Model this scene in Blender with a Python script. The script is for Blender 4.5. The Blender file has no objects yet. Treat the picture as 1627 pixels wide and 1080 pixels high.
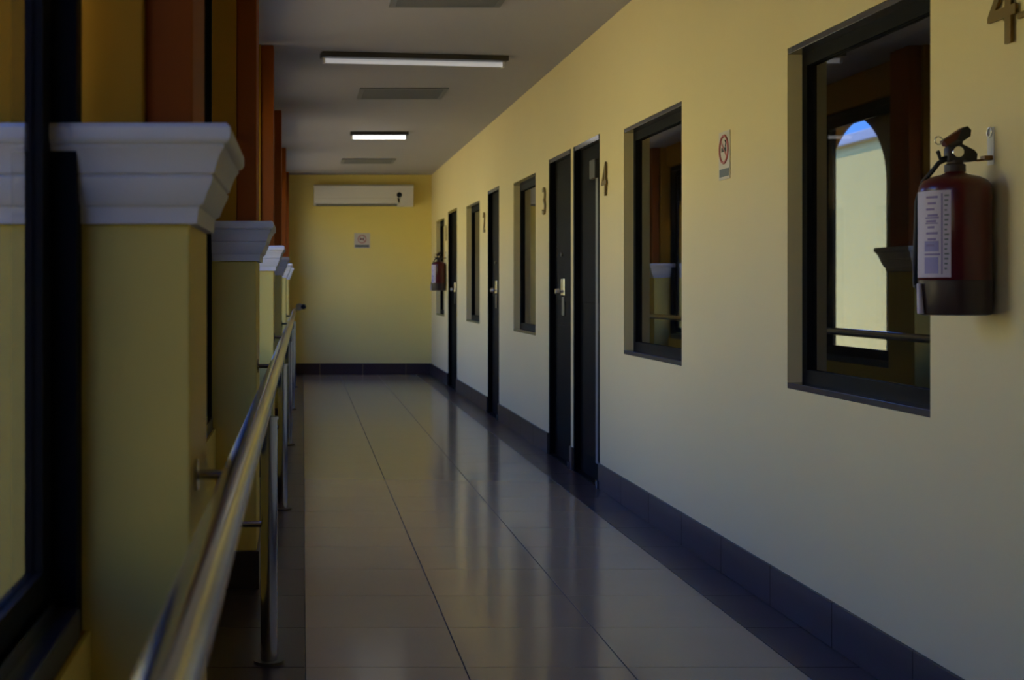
import bpy, bmesh, math, random
from mathutils import Vector, Matrix
random.seed(7)
C = bpy.context.scene.collection
PI = math.pi

# ------------------------------------------------------------------ camera
cam_d = bpy.data.cameras.new('camera'); cam = bpy.data.objects.new('camera', cam_d); C.objects.link(cam)
FPX = 2200.0
cam.location = (0, 0, 1.22); cam.rotation_euler = (PI/2, 0, 0)
cam_d.sensor_width = 36; cam_d.lens = FPX/1627*36
cam_d.shift_x = (813.5-481)/1627; cam_d.shift_y = -(540-456)/1627
cam_d.clip_start = 0.02
cam_d.dof.use_dof = True; cam_d.dof.focus_distance = 5.5; cam_d.dof.aperture_fstop = 5.6
bpy.context.scene.camera = cam

# ------------------------------------------------------------------ world, sun, exposure
SKY = 1.2; SUN = 17.5; EXPO = -0.10
w = bpy.data.worlds.new('sky'); bpy.context.scene.world = w; w.use_nodes = True
nt = w.node_tree; bg = nt.nodes['Background']
st = nt.nodes.new('ShaderNodeTexSky'); st.sky_type = 'NISHITA'; st.sun_disc = False
st.sun_elevation = math.radians(50); st.sun_rotation = math.radians(90)
st.air_density = 1.0; st.dust_density = 2.5; st.ozone_density = 2.0
tm = nt.nodes.new('ShaderNodeMix'); tm.data_type = 'RGBA'; tm.blend_type = 'MULTIPLY'; tm.inputs[0].default_value = 1
tm.inputs[7].default_value = (.34, .72, 1.85, 1)
nt.links.new(st.outputs[0], tm.inputs[6]); nt.links.new(tm.outputs[2], bg.inputs[0]); bg.inputs[1].default_value = SKY
sd = bpy.data.lights.new('sun', 'SUN'); sd.energy = SUN; sd.angle = math.radians(0.6); sd.color = (1, .84, .50)
sun = bpy.data.objects.new('sun', sd); C.objects.link(sun)
sun.rotation_euler = Vector((-math.cos(math.radians(65)), .12, -math.sin(math.radians(65)))).to_track_quat('-Z', 'Y').to_euler()
vs = bpy.context.scene.view_settings
vs.view_transform = 'Standard'; vs.look = 'None'; vs.exposure = EXPO; vs.gamma = 1; vs.use_curve_mapping = False
cy = bpy.context.scene.cycles
cy.max_bounces = 12; cy.diffuse_bounces = 6; cy.glossy_bounces = 6; cy.transparent_max_bounces = 12
cy.use_denoising = True; cy.sample_clamp_indirect = 6; cy.caustics_reflective = True

# ------------------------------------------------------------------ materials
def mat(name, col, rough=.5, metal=0, spec=.5, noise=0, nscale=8, bump=0, bscale=60, ior=1.45, emit=None, estr=0, coat=0, tint=None):
    m = bpy.data.materials.new(name); m.use_nodes = True
    t = m.node_tree; p = t.nodes['Principled BSDF']
    p.inputs['Base Color'].default_value = (*col, 1)
    p.inputs['Roughness'].default_value = rough; p.inputs['Metallic'].default_value = metal
    p.inputs['IOR'].default_value = ior; p.inputs['Specular IOR Level'].default_value = spec
    p.inputs['Coat Weight'].default_value = coat; p.inputs['Coat Roughness'].default_value = .08
    tc = t.nodes.new('ShaderNodeTexCoord')
    if noise:
        n = t.nodes.new('ShaderNodeTexNoise'); n.inputs['Scale'].default_value = nscale; n.inputs['Detail'].default_value = 5
        t.links.new(tc.outputs['Object'], n.inputs['Vector'])
        mx = t.nodes.new('ShaderNodeMix'); mx.data_type = 'RGBA'
        c2 = tint or tuple(c*(1-noise) for c in col)
        mx.inputs[6].default_value = (*col, 1); mx.inputs[7].default_value = (*c2, 1)
        t.links.new(n.outputs['Fac'], mx.inputs[0]); t.links.new(mx.outputs[2], p.inputs['Base Color'])
    if bump:
        n = t.nodes.new('ShaderNodeTexNoise'); n.inputs['Scale'].default_value = bscale
        t.links.new(tc.outputs['Object'], n.inputs['Vector'])
        b = t.nodes.new('ShaderNodeBump'); b.inputs['Strength'].default_value = bump; b.inputs['Distance'].default_value = .004
        t.links.new(n.outputs['Fac'], b.inputs['Height']); t.links.new(b.outputs[0], p.inputs['Normal'])
    if emit:
        p.inputs['Emission Color'].default_value = (*emit, 1); p.inputs['Emission Strength'].default_value = estr
    return m

def glass_mat(name, tint, ior=1.5):
    m = bpy.data.materials.new(name); m.use_nodes = True
    t = m.node_tree; t.nodes.remove(t.nodes['Principled BSDF']); out = t.nodes['Material Output']
    tr = t.nodes.new('ShaderNodeBsdfTransparent'); tr.inputs[0].default_value = (*tint, 1)
    gl = t.nodes.new('ShaderNodeBsdfGlossy'); gl.inputs['Roughness'].default_value = .01
    fr = t.nodes.new('ShaderNodeFresnel'); fr.inputs[0].default_value = ior
    mx = t.nodes.new('ShaderNodeMixShader')
    ge = t.nodes.new('ShaderNodeNewGeometry'); sb = t.nodes.new('ShaderNodeMath'); sb.operation = 'SUBTRACT'; sb.inputs[0].default_value = 1
    mu = t.nodes.new('ShaderNodeMath'); mu.operation = 'MULTIPLY'
    t.links.new(ge.outputs['Backfacing'], sb.inputs[1]); t.links.new(sb.outputs[0], mu.inputs[0]); t.links.new(fr.outputs[0], mu.inputs[1])
    t.links.new(mu.outputs[0], mx.inputs[0]); t.links.new(tr.outputs[0], mx.inputs[1]); t.links.new(gl.outputs[0], mx.inputs[2])
    t.links.new(mx.outputs[0], out.inputs[0]); return m

M = {}
M['wall'] = mat('wall_paint', (.81, .68, .365), .62, spec=.3, noise=.06, nscale=1.5, bump=.15, bscale=25)
M['wall_far'] = mat('far_wall_paint', (.90, .74, .24), .6, spec=.3, noise=.06, nscale=1.5, bump=.15, bscale=25)
M['yellow'] = mat('pillar_paint', (.60, .48, .115), .6, spec=.2, noise=.08, nscale=3, bump=.15, bscale=30)
M['ochre'] = mat('ochre_paint', (.36, .175, .008), .6, spec=.12, noise=.08, nscale=3, bump=.15, bscale=30)
M['terra'] = mat('terracotta_paint', (.27, .065, .005), .6, spec=.12, noise=.08, nscale=3, bump=.15, bscale=30)
M['white'] = mat('ceiling_paint', (.43, .41, .41), .8, noise=.04, nscale=2)
M['stone'] = mat('capital_plaster', (.56, .56, .54), .7, noise=.12, nscale=9, bump=.25, bscale=50)
M['tile'] = mat('porcelain_tile', (.36, .285, .165), .15, noise=.10, nscale=2.5, spec=.55)
M['granite'] = mat('dark_granite', (.042, .029, .026), .28, spec=.2, noise=.35, nscale=90, tint=(.06, .045, .045))
M['grout'] = mat('grout', (.05, .045, .04), .8)
M['black'] = mat('black_aluminium', (.006, .006, .007), .55, spec=.08)
M['rail_black'] = mat('bottom_rail_aluminium', (.012, .014, .022), .3, spec=.5)  # bluish base colour stands in for sky reflected on the rail
M['door'] = mat('dark_door', (.006, .005, .005), .6, spec=.06, noise=.2, nscale=12)
M['jamb'] = mat('door_jamb', (.045, .042, .038), .4)
M['lining'] = mat('grey_lining', (.07, .065, .068), .15)
M['dark_glass'] = mat('tinted_glass', (.006, .005, .004), .015, ior=1.82)
M['glass'] = glass_mat('clear_glass', (.80, .84, .86))
M['glass_tint'] = glass_mat('grey_tinted_glass', (.50, .51, .52))
M['steel'] = mat('stainless_steel', (.50, .51, .54), .16, metal=1)
M['chrome'] = mat('chrome', (.8, .8, .8), .18, metal=1)
M['bronze'] = mat('bronze', (.20, .125, .03), .45, metal=.6)
M['red'] = mat('red_enamel', (.070, .002, .005), .3, coat=.3)
M['rubber'] = mat('black_rubber', (.012, .011, .011), .55)
M['sleeve'] = mat('plastic_foot', (.03, .016, .018), .4)
M['brass'] = mat('dull_brass', (.18, .10, .05), .4, metal=.8)
M['valve'] = mat('dark_valve', (.05, .045, .05), .4, metal=.5)
M['darkred'] = mat('lever_paint', (.09, .015, .01), .4)
M['label'] = mat('label_paper', (.46, .42, .54), .5)
M['ink'] = mat('label_ink', (.16, .12, .30), .5)
M['inkred'] = mat('sign_red', (.50, .16, .16), .5)
M['inkdark'] = mat('sign_black', (.05, .05, .05), .5)
M['inkgrey'] = mat('sign_grey', (.13, .15, .17), .5)
M['board'] = mat('sign_board', (.62, .56, .50), .4)
M['plastic'] = mat('white_plastic', (.72, .70, .68), .4)
M['vent'] = mat('vent_metal', (.20, .20, .19), .5)
M['tube_lit'] = mat('lamp_tube', (.9, .9, .9), .4, emit=(1, .98, .95), estr=3.5)
M['tube_dim'] = mat('lamp_tube_dim', (.9, .9, .9), .4, emit=(.95, .95, 1), estr=.27)
M['ground'] = mat('courtyard_paving', (.62, .46, .21), .8, noise=.2, nscale=1.5)
M['opp'] = mat('opposite_paint', (.80, .62, .19), .7, noise=.05, nscale=.6)
M['cornice'] = mat('cornice_paint', (.5, .5, .52), .7)
M['grey_paint'] = mat('grey_render', (.22, .22, .25), .8)

# ------------------------------------------------------------------ mesh helpers
class MB:
    def __init__(s): s.bm = bmesh.new()
    def box(s, x0, x1, y0, y1, z0, z1, bev=0):
        r = bmesh.ops.create_cube(s.bm, size=1)
        bmesh.ops.scale(s.bm, vec=(abs(x1-x0), abs(y1-y0), abs(z1-z0)), verts=r['verts'])
        bmesh.ops.translate(s.bm, vec=((x0+x1)/2, (y0+y1)/2, (z0+z1)/2), verts=r['verts'])
        if bev:
            es = list({e for v in r['verts'] for e in v.link_edges})
            bmesh.ops.bevel(s.bm, geom=es, offset=bev, segments=2, affect='EDGES', profile=.5)
        return s
    def cyl(s, p0, p1, r0, r1=None, n=20, caps=True):
        p0, p1 = Vector(p0), Vector(p1); r1 = r0 if r1 is None else r1
        d = p1-p0
        mt = Matrix.Translation((p0+p1)/2) @ d.to_track_quat('Z', 'Y').to_matrix().to_4x4()
        bmesh.ops.create_cone(s.bm, cap_ends=caps, segments=n, radius1=r0, radius2=r1, depth=d.length, matrix=mt)
        return s
    def lathe(s, prof, cx=0, cy=0, n=32):
        rings = []
        for r, z in prof:
            rings.append([s.bm.verts.new((cx+r*math.cos(2*PI*k/n), cy+r*math.sin(2*PI*k/n), z)) for k in range(n)])
        for a, b in zip(rings, rings[1:]):
            for k in range(n): s.bm.faces.new((a[k], a[(k+1) % n], b[(k+1) % n], b[k]))
        s.bm.faces.new(rings[0][::-1]); s.bm.faces.new(rings[-1])
        return s
    def tube(s, pts, r, n=12):
        pts = [Vector(p) for p in pts]; rings = []
        for i, p in enumerate(pts):
            d = (pts[min(i+1, len(pts)-1)] - pts[max(i-1, 0)]).normalized()
            q = d.to_track_quat('Z', 'Y')
            rings.append([s.bm.verts.new(p + q @ Vector((r*math.cos(2*PI*k/n), r*math.sin(2*PI*k/n), 0))) for k in range(n)])
        for a, b in zip(rings, rings[1:]):
            best = min(range(n), key=lambda o: sum((a[k].co-b[(k+o) % n].co).length for k in range(0, n, 3)))
            for k in range(n): s.bm.faces.new((a[k], a[(k+1) % n], b[(k+1+best) % n], b[(k+best) % n]))
        s.bm.faces.new(rings[0][::-1]); s.bm.faces.new(rings[-1])
        return s
    def torus(s, c, R, r, axis='X', n=24, m=8):
        pts = []
        g = []
        for i in range(n):
            a = 2*PI*i/n; ring = []
            for j in range(m):
                b = 2*PI*j/m; u = (R+r*math.cos(b))*math.cos(a); v = (R+r*math.cos(b))*math.sin(a); ww = r*math.sin(b)
                co = {'X': (ww, u, v), 'Y': (u, ww, v), 'Z': (u, v, ww)}[axis]
                ring.append(s.bm.verts.new(Vector(c)+Vector(co)))
            g.append(ring)
        for i in range(n):
            for j in range(m):
                s.bm.faces.new((g[i][j], g[(i+1) % n][j], g[(i+1) % n][(j+1) % m], g[i][(j+1) % m]))
        return s
    def prism(s, poly, axis, a, b):
        # poly: list of 2-D points; axis the extrusion axis
        def co(p, t):
            return {'X': (t, p[0], p[1]), 'Y': (p[0], t, p[1]), 'Z': (p[0], p[1], t)}[axis]
        A = [s.bm.verts.new(co(p, a)) for p in poly]; B = [s.bm.verts.new(co(p, b)) for p in poly]
        n = len(poly)
        s.bm.faces.new(A); s.bm.faces.new(B[::-1])
        for k in range(n): s.bm.faces.new((A[k], B[k], B[(k+1) % n], A[(k+1) % n]))
        return s
    def build(s, name, m, parent=None, smooth=None, loc=None, rot=None):
        bmesh.ops.recalc_face_normals(s.bm, faces=s.bm.faces)
        me = bpy.data.meshes.new(name)
        if smooth:
            for f in s.bm.faces: f.smooth = True
            for e in s.bm.edges:
                if len(e.link_faces) == 2 and e.calc_face_angle(0) > math.radians(smooth): e.smooth = False
        s.bm.to_mesh(me); s.bm.free(); me.materials.append(m)
        o = bpy.data.objects.new(name, me); C.objects.link(o)
        if parent: o.parent = parent
        if loc: o.location = loc
        if rot: o.rotation_euler = rot
        return o

def struct(o): o['kind'] = 'structure'; return o
def empty(name, loc=(0, 0, 0)):
    o = bpy.data.objects.new(name, None); C.objects.link(o); o.location = loc; o.empty_display_size = .1; return o
def tag(o, label, cat, group=None):
    o['label'] = label; o['category'] = cat
    if group: o['group'] = group
    return o
def thing(name, label, cat, loc=(0, 0, 0), group=None): return tag(empty(name, loc), label, cat, group)
def piece(name, me, parent, loc):
    o = bpy.data.objects.new(name, me); C.objects.link(o); o.parent = parent; o.location = loc; return o

W = 1.8; H = 2.79; YB = 19.36; YF = -4.0
PIL = [2.3 + 3.3*k for k in range(6)]      # pillar near faces
PX = -.187                                # corridor face of the pillars
PD = .40

# ------------------------------------------------------------------ floor with tiles
floor = struct(MB().box(-.62, 2.0, YF, YB+.15, -.15, -.002).build('floor', M['grout']))
TL = .515
def tile_mesh(name, wx, ly, m):
    o = MB().box(0, wx, 0, ly, -.012, 0, bev=.0012).build(name, m); me = o.data; bpy.data.objects.remove(o); return me
cols = [(.008, .520), (.520, 1.040), (1.040, 1.585)]
ystart = 5.992 - 20*TL
rows = []
y = ystart
while y < YB-.01:
    a = max(y, YF+.0); b = min(y+TL, YB)
    if b-a > .05 and a > -2.2: rows.append((a, b))
    y += TL
cache = {}
for (a, b) in rows:
    for ci, (x0, x1) in enumerate(cols + [(-.36, .008), (1.585, W)]):
        key = (ci, round(b-a, 3)); g = .0035 if ci < 3 else .002
        if key not in cache:
            cache[key] = tile_mesh('floor_tile' if ci < 3 else 'border_tile', x1-x0-g, b-a-.0025, M['tile'] if ci < 3 else M['granite'])
        piece('floor_tile' if ci < 3 else 'border_tile', cache[key], floor, (x0+g/2, a+.00125, 0))
o = MB().box(-.36, W, YF, rows[0][0], -.012, 0).build('rear_floor', M['tile'], floor)

# ------------------------------------------------------------------ ceiling
ceil = struct(MB().box(-.75, 2.05, YF-.15, YB+.15, H, H+.22).build('ceiling', M['white']))

# ------------------------------------------------------------------ right wall with openings
def dep(px): return FPX*W/(px-481)
wins = [(1251, 1478), (991, 1083), (816, 851), (741, 762), (693, 706)]
doors = [(911, 953), (872, 907), (775, 793), (712, 726)]
WB, WT = .845, 2.105; DT = 2.15; TH = .20
ops = [('w', dep(b), dep(a)) for a, b in wins] + [('d', dep(b), dep(a)) for a, b in doors]
ops.sort(key=lambda t: t[1])
mb = MB(); y = YF; base_segs = []
for k, a, b in ops:
    mb.box(W, W+TH, y, a, 0, H)
    if k == 'w': mb.box(W, W+TH, a, b, 0, WB); mb.box(W, W+TH, a, b, WT, H)
    else: mb.box(W, W+TH, a, b, DT, H)
    y = b
mb.box(W, W+TH, y, YB, 0, H)
struct(mb.build('wall_right', M['wall']))
# baseboard pieces between the doors
br = struct(empty('baseboard_right', (W, 0, 0)))
segs = []; y = YF
for a, b in sorted((dep(b), dep(a)) for a, b in doors): segs.append((y, a)); y = b
segs.append((y, YB))
for a, b in segs:
    y = a
    while y < b-.01:
        e = min(y+.62, b)
        if b-e < .1: e = b
        MB().box(-.012, 0, y+.001, e-.001, 0, .154, bev=.002).build('skirting_tile', M['granite'], br); y = e
# right windows
wi = 0
for a, b in wins:
    wi += 1; y0, y1 = dep(b), dep(a); r = struct(empty('window_%d' % wi, (W, (y0+y1)/2, WB))); h = WT-WB; L = (y1-y0)/2
    MB().box(.0, .16, -L, L, 0, .022, bev=.002).build('sill', M['lining'], r)
    MB().box(.002, .16, -L, L, h-.022, h, bev=.002).build('head_lining', M['lining'], r)
    f = MB()
    for s in (-1, 1): f.box(.055, .12, s*L, s*(L-.05), .022, h-.022)
    f.box(.055, .12, -L+.05, L-.05, .022, .07); f.box(.055, .12, -L+.05, L-.05, h-.07, h-.022)
    f.build('frame', M['black'], r)
    MB().box(.073, .080, -L+.05, L-.05, .07, h-.07).build('pane', M['dark_glass'], r)
    MB().box(.165, .19, -L, L, 0, h).build('backing', M['black'], r)
# right doors
for i, (a, b) in enumerate(doors):
    y0, y1 = dep(b), dep(a); L = (y1-y0)/2
    r = struct(empty('door_%d' % (i+1), (W, (y0+y1)/2, 0)))
    f = MB(); f.box(.0, .13, L-.035, L, 0, DT-.0); f.box(.0, .13, -L, -L+.035, 0, DT)
    f.build('jamb', M['door'], r)
    MB().box(.001, .13, -L+.035, L-.035, DT-.03, DT).build('head_lining', M['lining'], r)
    lf = MB(); lf.box(.04, .08, -L+.037, L-.037, .01, DT-.032, bev=.002)
    leaf = lf.build('leaf', M['door'], r)
    for zz0, zz1 in ((.14, .95), (1.12, 2.0)):
        MB().box(.034, .04, -L+.13, L-.13, zz0, zz1, bev=.003).build('door_panel', M['door'], leaf)
    if i == 0:
        MB().box(.012, .04, -.20, -.04, 1.90, 2.02, bev=.006).build('door_closer', M['jamb'], r)
        MB().box(.033, .04, -.20, -.13, .12, 1.9, bev=.001).build('edge_strip', M['vent'], r)
    else:
        hy = .03
        hd = MB().box(.026, .04, hy-.06, hy+.06, 1.16, 1.28, bev=.004).build('handle_plate', M['chrome'], r)
        k = MB().cyl((.026, hy, 1.19), (.0, hy, 1.19), .010).cyl((.002, hy, 1.19), (-.024, hy, 1.19), .024, .018)
        k.build('knob', M['chrome'], hd, smooth=40)
        MB().box(.030, .04, hy-.045, hy+.045, 1.02, 1.15, bev=.003).build('lower_plate', M['jamb'], r)
        MB().cyl((.036, hy+.02, 1.45), (.020, hy+.02, 1.45), .016).build('peephole', M['jamb'], r, smooth=40)
    MB().box(.0, .13, -L+.035, L-.035, -.001, .006).build('threshold', M['door'], r)
    MB().box(-.022, -.001, -L-.02, -L+.03, 0, .05, bev=.004).build('stop', M['lining'], r)

# ------------------------------------------------------------------ end walls
struct(MB().box(-.62, W+TH, YB, YB+.15, 0, H).build('wall_back', M['wall_far']))
bb = struct(empty('baseboard_back', (0, YB, 0)))
x = -.36
while x < W-.02:
    e = min(x+.6, W-.013); MB().box(x+.001, e-.001, -.012, 0, 0, .154, bev=.002).build('skirting_tile', M['granite'], bb); x += .6
struct(MB().box(-.62, W+TH, YF-.15, YF, 0, H).build('wall_front', M['wall_far']))

# ------------------------------------------------------------------ left wall: parapet, arches, beam
bays = []
prev = -.6
edges = [YF] + [-1.0] + PIL
for i in range(len(edges)-1):
    a = edges[i] + (PD if i > 0 else 0); bays.append((a, edges[i+1]))
mb = MB()
ARC0, RISE, PIER = 1.98, .56, .68
for bi, (a, b) in enumerate(bays + [(PIL[-1]+PD, YB)]):
    PIER = .68 if bi in (0, 2, 4) else 0; PA = PIER
    if bi == 0: PA = PIER = 1.3  # unseen rear bay given extra-wide piers to dim the near right wall
    mb.box(-.62, -.36, a, b, 0, .65)
    short = (b-a) < .6
    if short: mb.box(-.60, -.33, a, b, .65, H); continue
    if PA: mb.box(-.62, -.46, a, a+PA, .65, H)
    if PIER: mb.box(-.62, -.46, b-PIER, b, .65, H)
    a, b = a+PA, b-PIER
    n = 28
    for k in range(n):
        t0, t1 = k/n, (k+1)/n
        # cosine spacing for a clean springing
        u0, u1 = (1-math.cos(PI*t0))/2, (1-math.cos(PI*t1))/2
        z0 = ARC0+RISE*math.sin(PI*t0); z1 = ARC0+RISE*math.sin(PI*t1)
        ya, yb = a+(b-a)*u0, a+(b-a)*u1
        mb.prism([(ya, z0), (yb, z1), (yb, H), (ya, H)], 'X', -.62, -.46)
# plain pier behind the camera
mb.box(-.62, PX, -1.0, -1.0+PD, 0, H)
struct(mb.build('wall_left', M['ochre']))
pb = MB()
mb = MB()
for a, b in bays: mb.box(-.455, -.33, a, b, 2.56, H)
struct(mb.build('trim_1', M['ochre']))
bl = struct(empty('baseboard_left', (0, 0, 0)))
for a, b in bays + [(PIL[-1]+PD, YB)]:
    MB().box(-.36, -.348, a, b, 0, .154, bev=.002).build('skirting_tile', M['granite'], bl)

# parapet corridor face paint: thin plaster skin (yellow, like the pillars' lower part)
ps = struct(empty('trim_2', (0, 0, 0)))
for a, b in bays + [(PIL[-1]+PD, YB)]:
    MB().box(-.3595, -.352, a, b, .154, .65).build('plaster', M['yellow'], ps)

# left windows
for i, (a, b) in enumerate(bays):
    wi += 1; r = struct(empty('window_%d' % wi, (-.405, (a+b)/2, .65))); L = (b-a)/2; h = 2.56-.65
    f = MB()
    for s in (-1, 1): f.box(-.038, .038, s*L, s*(L-.055), 0, h)
    f.box(-.038, .038, -L, L, h-.05, h)
    f.build('frame', M['black'], r)
    MB().box(-.05, .045, -L+.055, L-.055, 0, .05, bev=.004).build('bottom_rail', M['rail_black'], r)
    t = MB().box(.008, .012, -L+.055, L-.055, .05, .075).box(-.014, -.01, -L+.055, L-.055, .05, .075)
    t.build('track', M['steel'], r)
    for s, xo in ((-1, .018), (1, -.018)):
        y0, y1 = (-L+.055, .23) if s < 0 else (.11, L-.055)
        sf = MB(); sf.box(xo-.014, xo+.014, y0, y0+.07, .05, h-.05); sf.box(xo-.014, xo+.014, y1-.07, y1, .05, h-.05)
        if s > 0: sf.box(xo-.014, xo+.014, y0+.07, y0+.22, .05, h-.05)
        sf.box(xo-.014, xo+.014, y0+.07, y1-.07, .05, .12); sf.box(xo-.014, xo+.014, y0+.07, y1-.07, h-.11, h-.05)
        so = sf.build('sash', M['black'], r)
        MB().box(xo-.003, xo+.003, (y0+.07 if s < 0 else y0+.22), y1-.07, .12, h-.11).build('pane', M['glass_tint'] if i == 1 else M['glass'], so)

# ------------------------------------------------------------------ pillars
def capital(mb, x0, x1, y0, y1, prof):
    rings = []
    for o_, z in prof:
        rings.append([mb.bm.verts.new(p) for p in ((x0-o_, y0-o_, z), (x1+o_, y0-o_, z), (x1+o_, y1+o_, z), (x0-o_, y1+o_, z))])
    for a, b in zip(rings, rings[1:]):
        for k in range(4): mb.bm.faces.new((a[k], a[(k+1) % 4], b[(k+1) % 4], b[k]))
    mb.bm.faces.new(rings[0][::-1]); mb.bm.faces.new(rings[-1])
prof = [(.002, 1.325), (.012, 1.325), (.014, 1.345), (.016, 1.352), (.024, 1.358), (.030, 1.375), (.038, 1.392), (.040, 1.400), (.036, 1.403),
        (.042, 1.407), (.046, 1.420), (.052, 1.436), (.060, 1.448), (.058, 1.451), (.066, 1.455), (.070, 1.462), (.070, 1.478), (.064, 1.485), (.002, 1.485)]
plabels = ['nearest yellow pillar with grey stepped capital, beside the dark window frame',
           'second pillar along the handrail, grey capital seen just past the nearest one',
           'third pillar along the handrail with a pale lit front face',
           'fourth pillar along the handrail, mostly hidden behind the third',
           'fifth pillar along the handrail, thin pale strip near the far end',
           'last pillar of the row, touching the far end of the corridor']
for i, d in enumerate(PIL):
    t = thing('pillar', plabels[i], 'pillar', (0, d, 0), 'pillars along the left side')
    X0 = -.52 if i == 0 else -.62
    MB().box(X0, PX, 0, PD, .154, 1.325, bev=.004).build('shaft', M['yellow'], t)
    MB().box(X0, PX+.010, -.010, PD+.010, 0, .154, bev=.003).build('base', M['granite'], t)
    mb = MB(); capital(mb, X0, PX, 0, PD, prof); mb.build('capital', M['stone'], t, smooth=35)
    MB().box(X0, -.272, .06, PD, 1.485, H, bev=.003).build('upper_shaft', M['ochre'], t)
    MB().box(-.2715, -.190, .09, PD-.02, 1.485, H, bev=.003).build('pilaster', M['terra'], t)

# ------------------------------------------------------------------ handrail
RX, RZ, RR = -.11, .90, .0275
t = thing('handrail', 'long stainless steel handrail on posts in front of the pillars', 'handrail', (RX, 4.5, 0))
def L_(p): return (p[0]-RX, p[1]-4.5, p[2])
MB().cyl(L_((RX, -1.2, RZ)), L_((RX, 18.6, RZ)), RR, n=32).build('rail', M['steel'], t, smooth=40)
for k in range(5):
    y = 4.5+3.1*k
    p = MB().cyl(L_((RX, y, .008)), L_((RX, y, .79)), RR, n=28).build('post', M['steel'], t, smooth=40)
    MB().cyl(L_((RX, y, .79)), L_((RX, y, .80)), RR+.004, n=28).build('cap', M['steel'], p, smooth=40)
    MB().cyl(L_((RX, y, .80)), L_((RX, y, RZ-RR+.004)), .008, n=12).build('neck', M['steel'], p, smooth=40)
    MB().cyl(L_((RX, y, 0)), L_((RX, y, .010)), .05, n=28).build('base_plate', M['jamb'], p, smooth=40)
    MB().cyl(L_((RX-RR+.003, y, .45)), L_((-.352, y, .45)), .010, n=14).build('wall_tie', M['steel'], t, smooth=40)
for d in PIL:
    if d > 18: continue
    b = MB().cyl(L_((RX-RR+.004, d+.10, RZ-.005)), L_((PX+.004, d+.10, RZ-.005)), .009, n=14)
    b.build('bracket', M['steel'], t, smooth=40)
    MB().cyl(L_((PX+.006, d+.10, RZ-.005)), L_((PX, d+.10, RZ-.005)), .028, n=20).build('flange', M['steel'], t, smooth=40)
MB().cyl(L_((RX, 18.6, RZ)), L_((RX, 18.62, RZ)), RR+.004, n=24).build('end_cap', M['rubber'], t, smooth=40)

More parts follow.
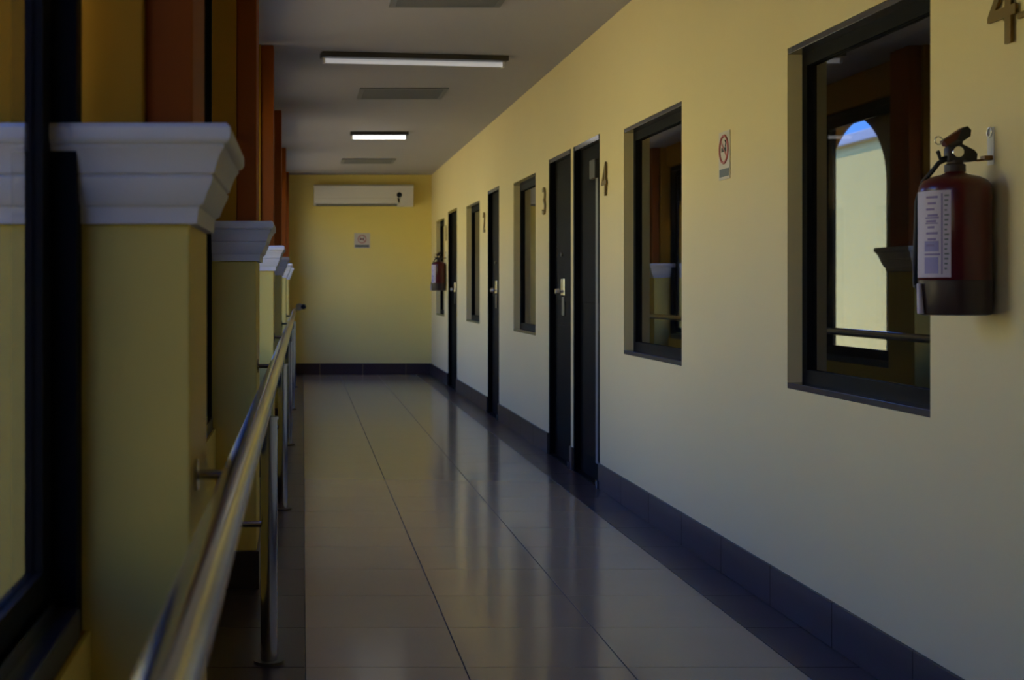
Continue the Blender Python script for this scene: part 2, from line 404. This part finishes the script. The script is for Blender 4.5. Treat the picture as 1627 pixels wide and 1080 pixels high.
# ------------------------------------------------------------------ fire extinguishers
def text_mesh(txt, size, ext):
    cu = bpy.data.curves.new('t', 'FONT'); cu.body = txt; cu.size = size; cu.extrude = ext; cu.align_x = 'CENTER'; cu.resolution_u = 3
    o = bpy.data.objects.new('t', cu); C.objects.link(o); bpy.context.view_layer.update()
    me = bpy.data.meshes.new_from_object(o.evaluated_get(bpy.context.evaluated_depsgraph_get()))
    bpy.data.objects.remove(o); return me
def extinguisher():
    R = .088
    t = empty('fire_extinguisher')
    MB().lathe([(R-.004, .085), (R, .09), (R, .325), (R-.003, .340), (R-.012, .352), (R-.030, .361), (R-.055, .367), (.024, .372), (.022, .376)], n=48).build('cylinder', M['red'], t, smooth=40)
    MB().lathe([(R-.012, 0), (R-.002, .002), (R+.001, .008), (R+.001, .090), (R-.002, .093)], n=48).build('foot_sleeve', M['sleeve'], t, smooth=40)
    # label wrapped on the cylinder, turned to the window side and the camera
    def patch(a0, a1, z0, z1, off, m, name, par):
        mb = MB(); n = max(3, int((a1-a0)/6)); vs_ = []
        for k in range(n+1):
            a = math.radians(a0+(a1-a0)*k/n)
            vs_.append([mb.bm.verts.new(((R+o_)*math.cos(a), (R+o_)*math.sin(a), z)) for o_ in (off-.0006, off) for z in (z0, z1)])
        for p, q in zip(vs_, vs_[1:]):
            mb.bm.faces.new((p[2], q[2], q[3], p[3])); mb.bm.faces.new((p[0], p[1], q[1], q[0]))
            mb.bm.faces.new((p[1], p[3], q[3], q[1])); mb.bm.faces.new((p[0], q[0], q[2], p[2]))
        mb.bm.faces.new((vs_[0][0], vs_[0][2], vs_[0][3], vs_[0][1])); mb.bm.faces.new((vs_[-1][0], vs_[-1][1], vs_[-1][3], vs_[-1][2]))
        return mb.build(name, m, par, smooth=40)
    lab = patch(148, 239, .098, .322, .0010, M['label'], 'label', t)
    ink2 = M['ink']
    patch(194, 220, .250, .254, .0016, ink2, 'print', lab); patch(194, 218, .236, .239, .0016, ink2, 'print', lab)
    for k in range(9): patch(196+(k % 2)*3, 218-(k % 3)*3, .302-k*.0155, .308-k*.0155, .0016, ink2, 'print', lab)
    patch(192, 222, .155, .160, .0016, ink2, 'print', lab)
    mm = M['printblue']
    patch(192, 220, .165, .192, .0015, mm, 'print', lab); patch(192, 219, .108, .150, .0015, mm, 'print', lab)
    patch(224, 226, .106, .314, .0015, ink2, 'print', lab)
    for k in range(16): patch(229, 236-(k % 4), .306-k*.0125, .3105-k*.0125, .0015, M['inkgrey'], 'print', lab)
    MB().lathe([(.026, .374), (.026, .392), (.020, .396), (.020, .404)], n=24).build('neck', M['sleeve'], t, smooth=40)
    vb = MB().box(-.024, .022, -.016, .016, .400, .440, bev=.006); vb.cyl((-.02, 0, .44), (.012, 0, .458), .013)
    vb.build('valve', M['valve'], t, smooth=30)
    MB().cyl((-.004, -.016, .424), (-.004, -.030, .424), .014).build('gauge', M['chrome'], t, smooth=40)
    # upper lever rising to the right, carry handle falling to the right
    def bar(p0, p1, w0, w1, th, m, name, y=.012):
        x0, z0 = p0; x1, z1 = p1; d = Vector((x1-x0, z1-z0)).normalized(); nrm = Vector((-d.y, d.x))
        poly = [(x0+nrm.x*w0, z0+nrm.y*w0), (x0-nrm.x*w0, z0-nrm.y*w0), (x1-nrm.x*w1, z1-nrm.y*w1), (x1+d.x*w1*.6-nrm.x*w1*.3, z1+d.y*w1*.6-nrm.y*w1*.3), (x1+d.x*w1*.6+nrm.x*w1*.3, z1+d.y*w1*.6+nrm.y*w1*.3), (x1+nrm.x*w1, z1+nrm.y*w1)]
        return MB().prism(poly, 'Y', -y, y).build(name, m, t)
    lev = bar((-.030, .448), (.022, .480), .008, .010, 0, M['darkred'], 'lever')
    MB().prism([(.002, .459), (.014, .452), (.034, .466), (.036, .482), (.026, .492), (.012, .484)], 'Y', -.015, .015).build('lever_grip', M['rubber'], lev)
    MB().prism([(.004, .440), (.012, .446), (.044, .430), (.052, .420), (.050, .402), (.030, .400), (.010, .412)], 'Y', -.015, .015).build('carry_handle', M['rubber'], t)
    MB().torus((-.044, -.004, .456), .010, .0018, 'Y').build('pin_ring', M['chrome'], t, smooth=60)
    MB().tube([(-.022, -.004, .412), (-.040, -.004, .408), (-.045, -.004, .424), (-.048, -.004, .428)], .005).build('hose_fitting', M['rubber'], t, smooth=50)
    MB().tube([(-.020, .0, .408), (-.040, .004, .398), (-.052, .014, .378), (-.066, .040, .350), (-.072, .062, .30), (-.074, .064, .2), (-.078, .060, .12), (-.090, .030, .075), (-.096, .004, .074)], .006).build('hose', M['rubber'], t, smooth=50)
    MB().cyl((-.0965, -.016, .004), (-.0965, -.006, .082), .0085, .006, n=14).build('nozzle', M['label'], t, smooth=50)
    # bracket on the wall
    b = MB().box(.093, .0945, -.018, .018, .392, .490, bev=.0005)
    br_ = b.build('wall_bracket', M['plastic'], t)
    MB().torus((.0905, 0, .478), .012, .0022, 'X').build('hook_ring', M['chrome'], br_, smooth=60)
    MB().tube([(.020, 0, .408), (.060, 0, .404), (.092, 0, .408)], .0028, 8).build('hanger_rod', M['brass'], br_, smooth=50)
    MB().box(.072, .093, -.014, .014, .404, .416, bev=.002).build('hanger_plate', M['brass'], br_)
    return t
M['printblue'] = mat('label_blue', (.20, .18, .42), .5)
def copy_tree(o, parent=None):
    c = o.copy(); C.objects.link(c); c.parent = parent
    for ch in list(o.children): copy_tree(ch, c)
    return c
e1 = extinguisher(); e1.location = (1.705, 3.62, 1.147)
e2 = copy_tree(e1); e2.location = (1.705, 17.38, 1.175); e2.scale = (1, 1, 1)
tag(e1, 'large red fire extinguisher with white label hung beside the nearest window', 'fire extinguisher', 'fire extinguishers on the right wall')
tag(e2, 'small distant red fire extinguisher at the far end of the right wall', 'fire extinguisher', 'fire extinguishers on the right wall')

# ------------------------------------------------------------------ door numbers
def number(txt, y, z0, h, label):
    t = thing('door_number', label, 'number', (W, y, z0), 'bronze numerals on the right wall')
    me = text_mesh(txt, h/.72, .004); me.materials.clear(); me.materials.append(M['bronze'])
    o = bpy.data.objects.new('numeral', me); C.objects.link(o); o.parent = t
    # face -X, reading from far to near
    o.matrix_local = Matrix(((0, 0, -1, -.010), (-1, 0, 0, 0), (0, 1, 0, 0), (0, 0, 0, 1)))
    for zz in (.3, .7):
        MB().cyl((-.008, 0, h*zz), (0, 0, h*zz), .004, n=8).build('mounting_pin', M['bronze'], t)
    return t
n1 = number('4', 3.54, 1.838, .22, 'bronze numeral 4 high on the wall above the large extinguisher')
MB().box(-.014, -.001, -.13, -.075, .052, .068, bev=.003).build('dash', M['bronze'], n1)
number('4', 8.22, 1.76, .21, 'bronze numeral right of the nearest dark door')
number('3', 10.28, 1.76, .21, 'bronze numeral left of the second dark door')
number('2', 13.68, 1.76, .21, 'small bronze numeral left of the third dark door')
number('1', 17.3, 1.80, .20, 'tiny bronze numeral above the distant extinguisher')

# ------------------------------------------------------------------ signs
def sign(name, label, loc, rz, wd, ht, ringz, ringr, foot):
    t = thing(name, label, 'sign', loc); t.rotation_euler = (0, 0, rz)
    MB().box(-wd/2, wd/2, -.004, 0, 0, ht, bev=.001).build('board', M['board'], t)
    MB().torus((0, -.0045, ringz), ringr, ringr*.10, 'Y', 32, 6).build('red_ring', M['inkred'], t, smooth=60)
    a = ringr*.70
    MB().prism([(-a, ringz+a), (-a-.006, ringz+a-.006), (a, ringz-a), (a+.006, ringz-a+.006)][::1], 'Y', -.0062, -.004).build('slash', M['inkred'], t)
    MB().box(-ringr*.6, ringr*.5, -.0055, -.004, ringz-.010, ringz+.008).build('cigarette', M['inkdark'], t)
    MB().tube([(ringr*.4, -.005, ringz+.01), (ringr*.5, -.005, ringz+.025), (ringr*.3, -.005, ringz+.038)], .003, 6).build('smoke', M['inkdark'], t)
    MB().box(-wd/2+.012, wd/2-.012, -.0055, -.004, .012, foot).build('text_panel', M['inkgrey'], t)
    return t
d = dep(1152)
sign('no_smoking_sign', 'white rectangular no smoking sign between the two nearest windows', (W, d, 1.22+(456-285)/671*W), -PI/2, .150, .205, .128, .058, .045)
sign('no_smoking_sign', 'small square no smoking sign on the far wall under the air conditioner', (.83, YB, 1.22+(456-394)/FPX*YB), 0, .22, .21, .125, .055, .045)

# ------------------------------------------------------------------ air conditioner
t = thing('air_conditioner', 'long white wall air conditioner under the ceiling of the far wall', 'air conditioner', (.845, YB, 2.355))
MB().prism([(0, 0), (0, .275), (-.17, .285), (-.205, .27), (-.21, .10), (-.19, .02), (-.12, 0)], 'X', -.69, .69).build('body', M['plastic'], t)
MB().box(-.685, .50, -.216, -.205, .105, .262, bev=.004).build('front_panel', M['plastic'], t)
MB().box(-.685, .50, -.214, -.195, .030, .098, bev=.004).build('lower_panel', M['plastic'], t)
MB().box(-.66, .46, -.19, -.12, -.012, .010, bev=.004).build('louver', M['vent'], t)
MB().box(.46, .688, -.214, -.12, -.022, .262, bev=.008).build('control_panel', M['plastic'], t)
MB().cyl((.49, -.214, .140), (.49, -.222, .140), .036, n=24).build('display', M['rubber'], t, smooth=40)

# ------------------------------------------------------------------ ceiling lights and vents
def light(label, x, y, ln, rz, m):
    t = thing('ceiling_light', label, 'light', (x, y, H)); t.rotation_euler = (0, 0, rz)
    MB().box(-ln/2-.02, ln/2+.02, -.055, .055, -.035, 0, bev=.003).build('housing', M['jamb'], t)
    MB().cyl((-ln/2, .02, -.052), (ln/2, .02, -.052), .017, n=16).build('tube', m, t, smooth=40)
    for s in (-1, 1): MB().box(s*(ln/2)-.008, s*(ln/2)+.008, 0, .04, -.072, -.034, bev=.002).build('socket', M['plastic'], t)
light('long dim ceiling tube light nearest the camera', .757, 9.35, 1.24, math.radians(8), M['tube_dim'])
light('short bright ceiling tube light near the far end', .775, 14.02, .55, 0, M['tube_lit'])
def vent(label, x, y, wd, ln):
    t = thing('ceiling_vent', label, 'vent', (x, y, H), 'ceiling air vents')
    f = MB()
    f.box(-wd/2, wd/2, -ln/2, -ln/2+.035, -.012, 0); f.box(-wd/2, wd/2, ln/2-.035, ln/2, -.012, 0)
    f.box(-wd/2, -wd/2+.035, -ln/2+.035, ln/2-.035, -.012, 0); f.box(wd/2-.035, wd/2, -ln/2+.035, ln/2-.035, -.012, 0)
    f.build('frame', M['vent'], t)
    MB().box(-wd/2+.03, wd/2-.03, -ln/2+.03, ln/2-.03, -.003, 0).build('backing', M['jamb'], t)
    n = int((ln-.07)/.036)
    for k in range(n):
        yy = -ln/2+.045+k*(ln-.09)/(n-1)
        MB().prism([(yy-.014, -.004), (yy-.012, -.002), (yy+.014, -.010), (yy+.012, -.012)], 'X', -wd/2+.035, wd/2-.035).build('slat', M['vent'], t)
vent('grey slatted ceiling vent cut by the top edge of the picture', .79, 7.45, .62, .55)
vent('grey slatted ceiling vent between the long and short tube lights', .80, 11.2, .70, .60)
vent('grey slatted ceiling vent closest to the far wall', .81, 17.2, .66, .62)

# small knob low on the left of the far wall
t = thing('wall_knob', 'small dark knob on pale round plate at the left of the far wall', 'knob', (.01, YB, .945))
MB().cyl((-.06, 0, .0), (-.06, -.03, .0), .05, n=24).build('plate', M['stone'], t, smooth=40)
MB().cyl((0, 0, 0), (0, -.05, 0), .018, n=16).cyl((0, -.05, 0), (0, -.09, 0), .036, .030, n=20).build('grip', M['rubber'], t, smooth=40)

# ------------------------------------------------------------------ outside
struct(MB().box(-30, -.62, -30, 70, -.30, -.02).build('courtyard_ground', M['ground']))
t = thing('opposite_building', 'pale yellow building across the courtyard seen in the window reflections', 'building', (-6, 15, 0))
MB().box(-4, 0, -40, 40, -.02, 3.75).build('wall', M['opp'], t)
MB().box(-4, .10, -40, 40, 3.75, 3.93, bev=.02).build('cornice', M['cornice'], t)
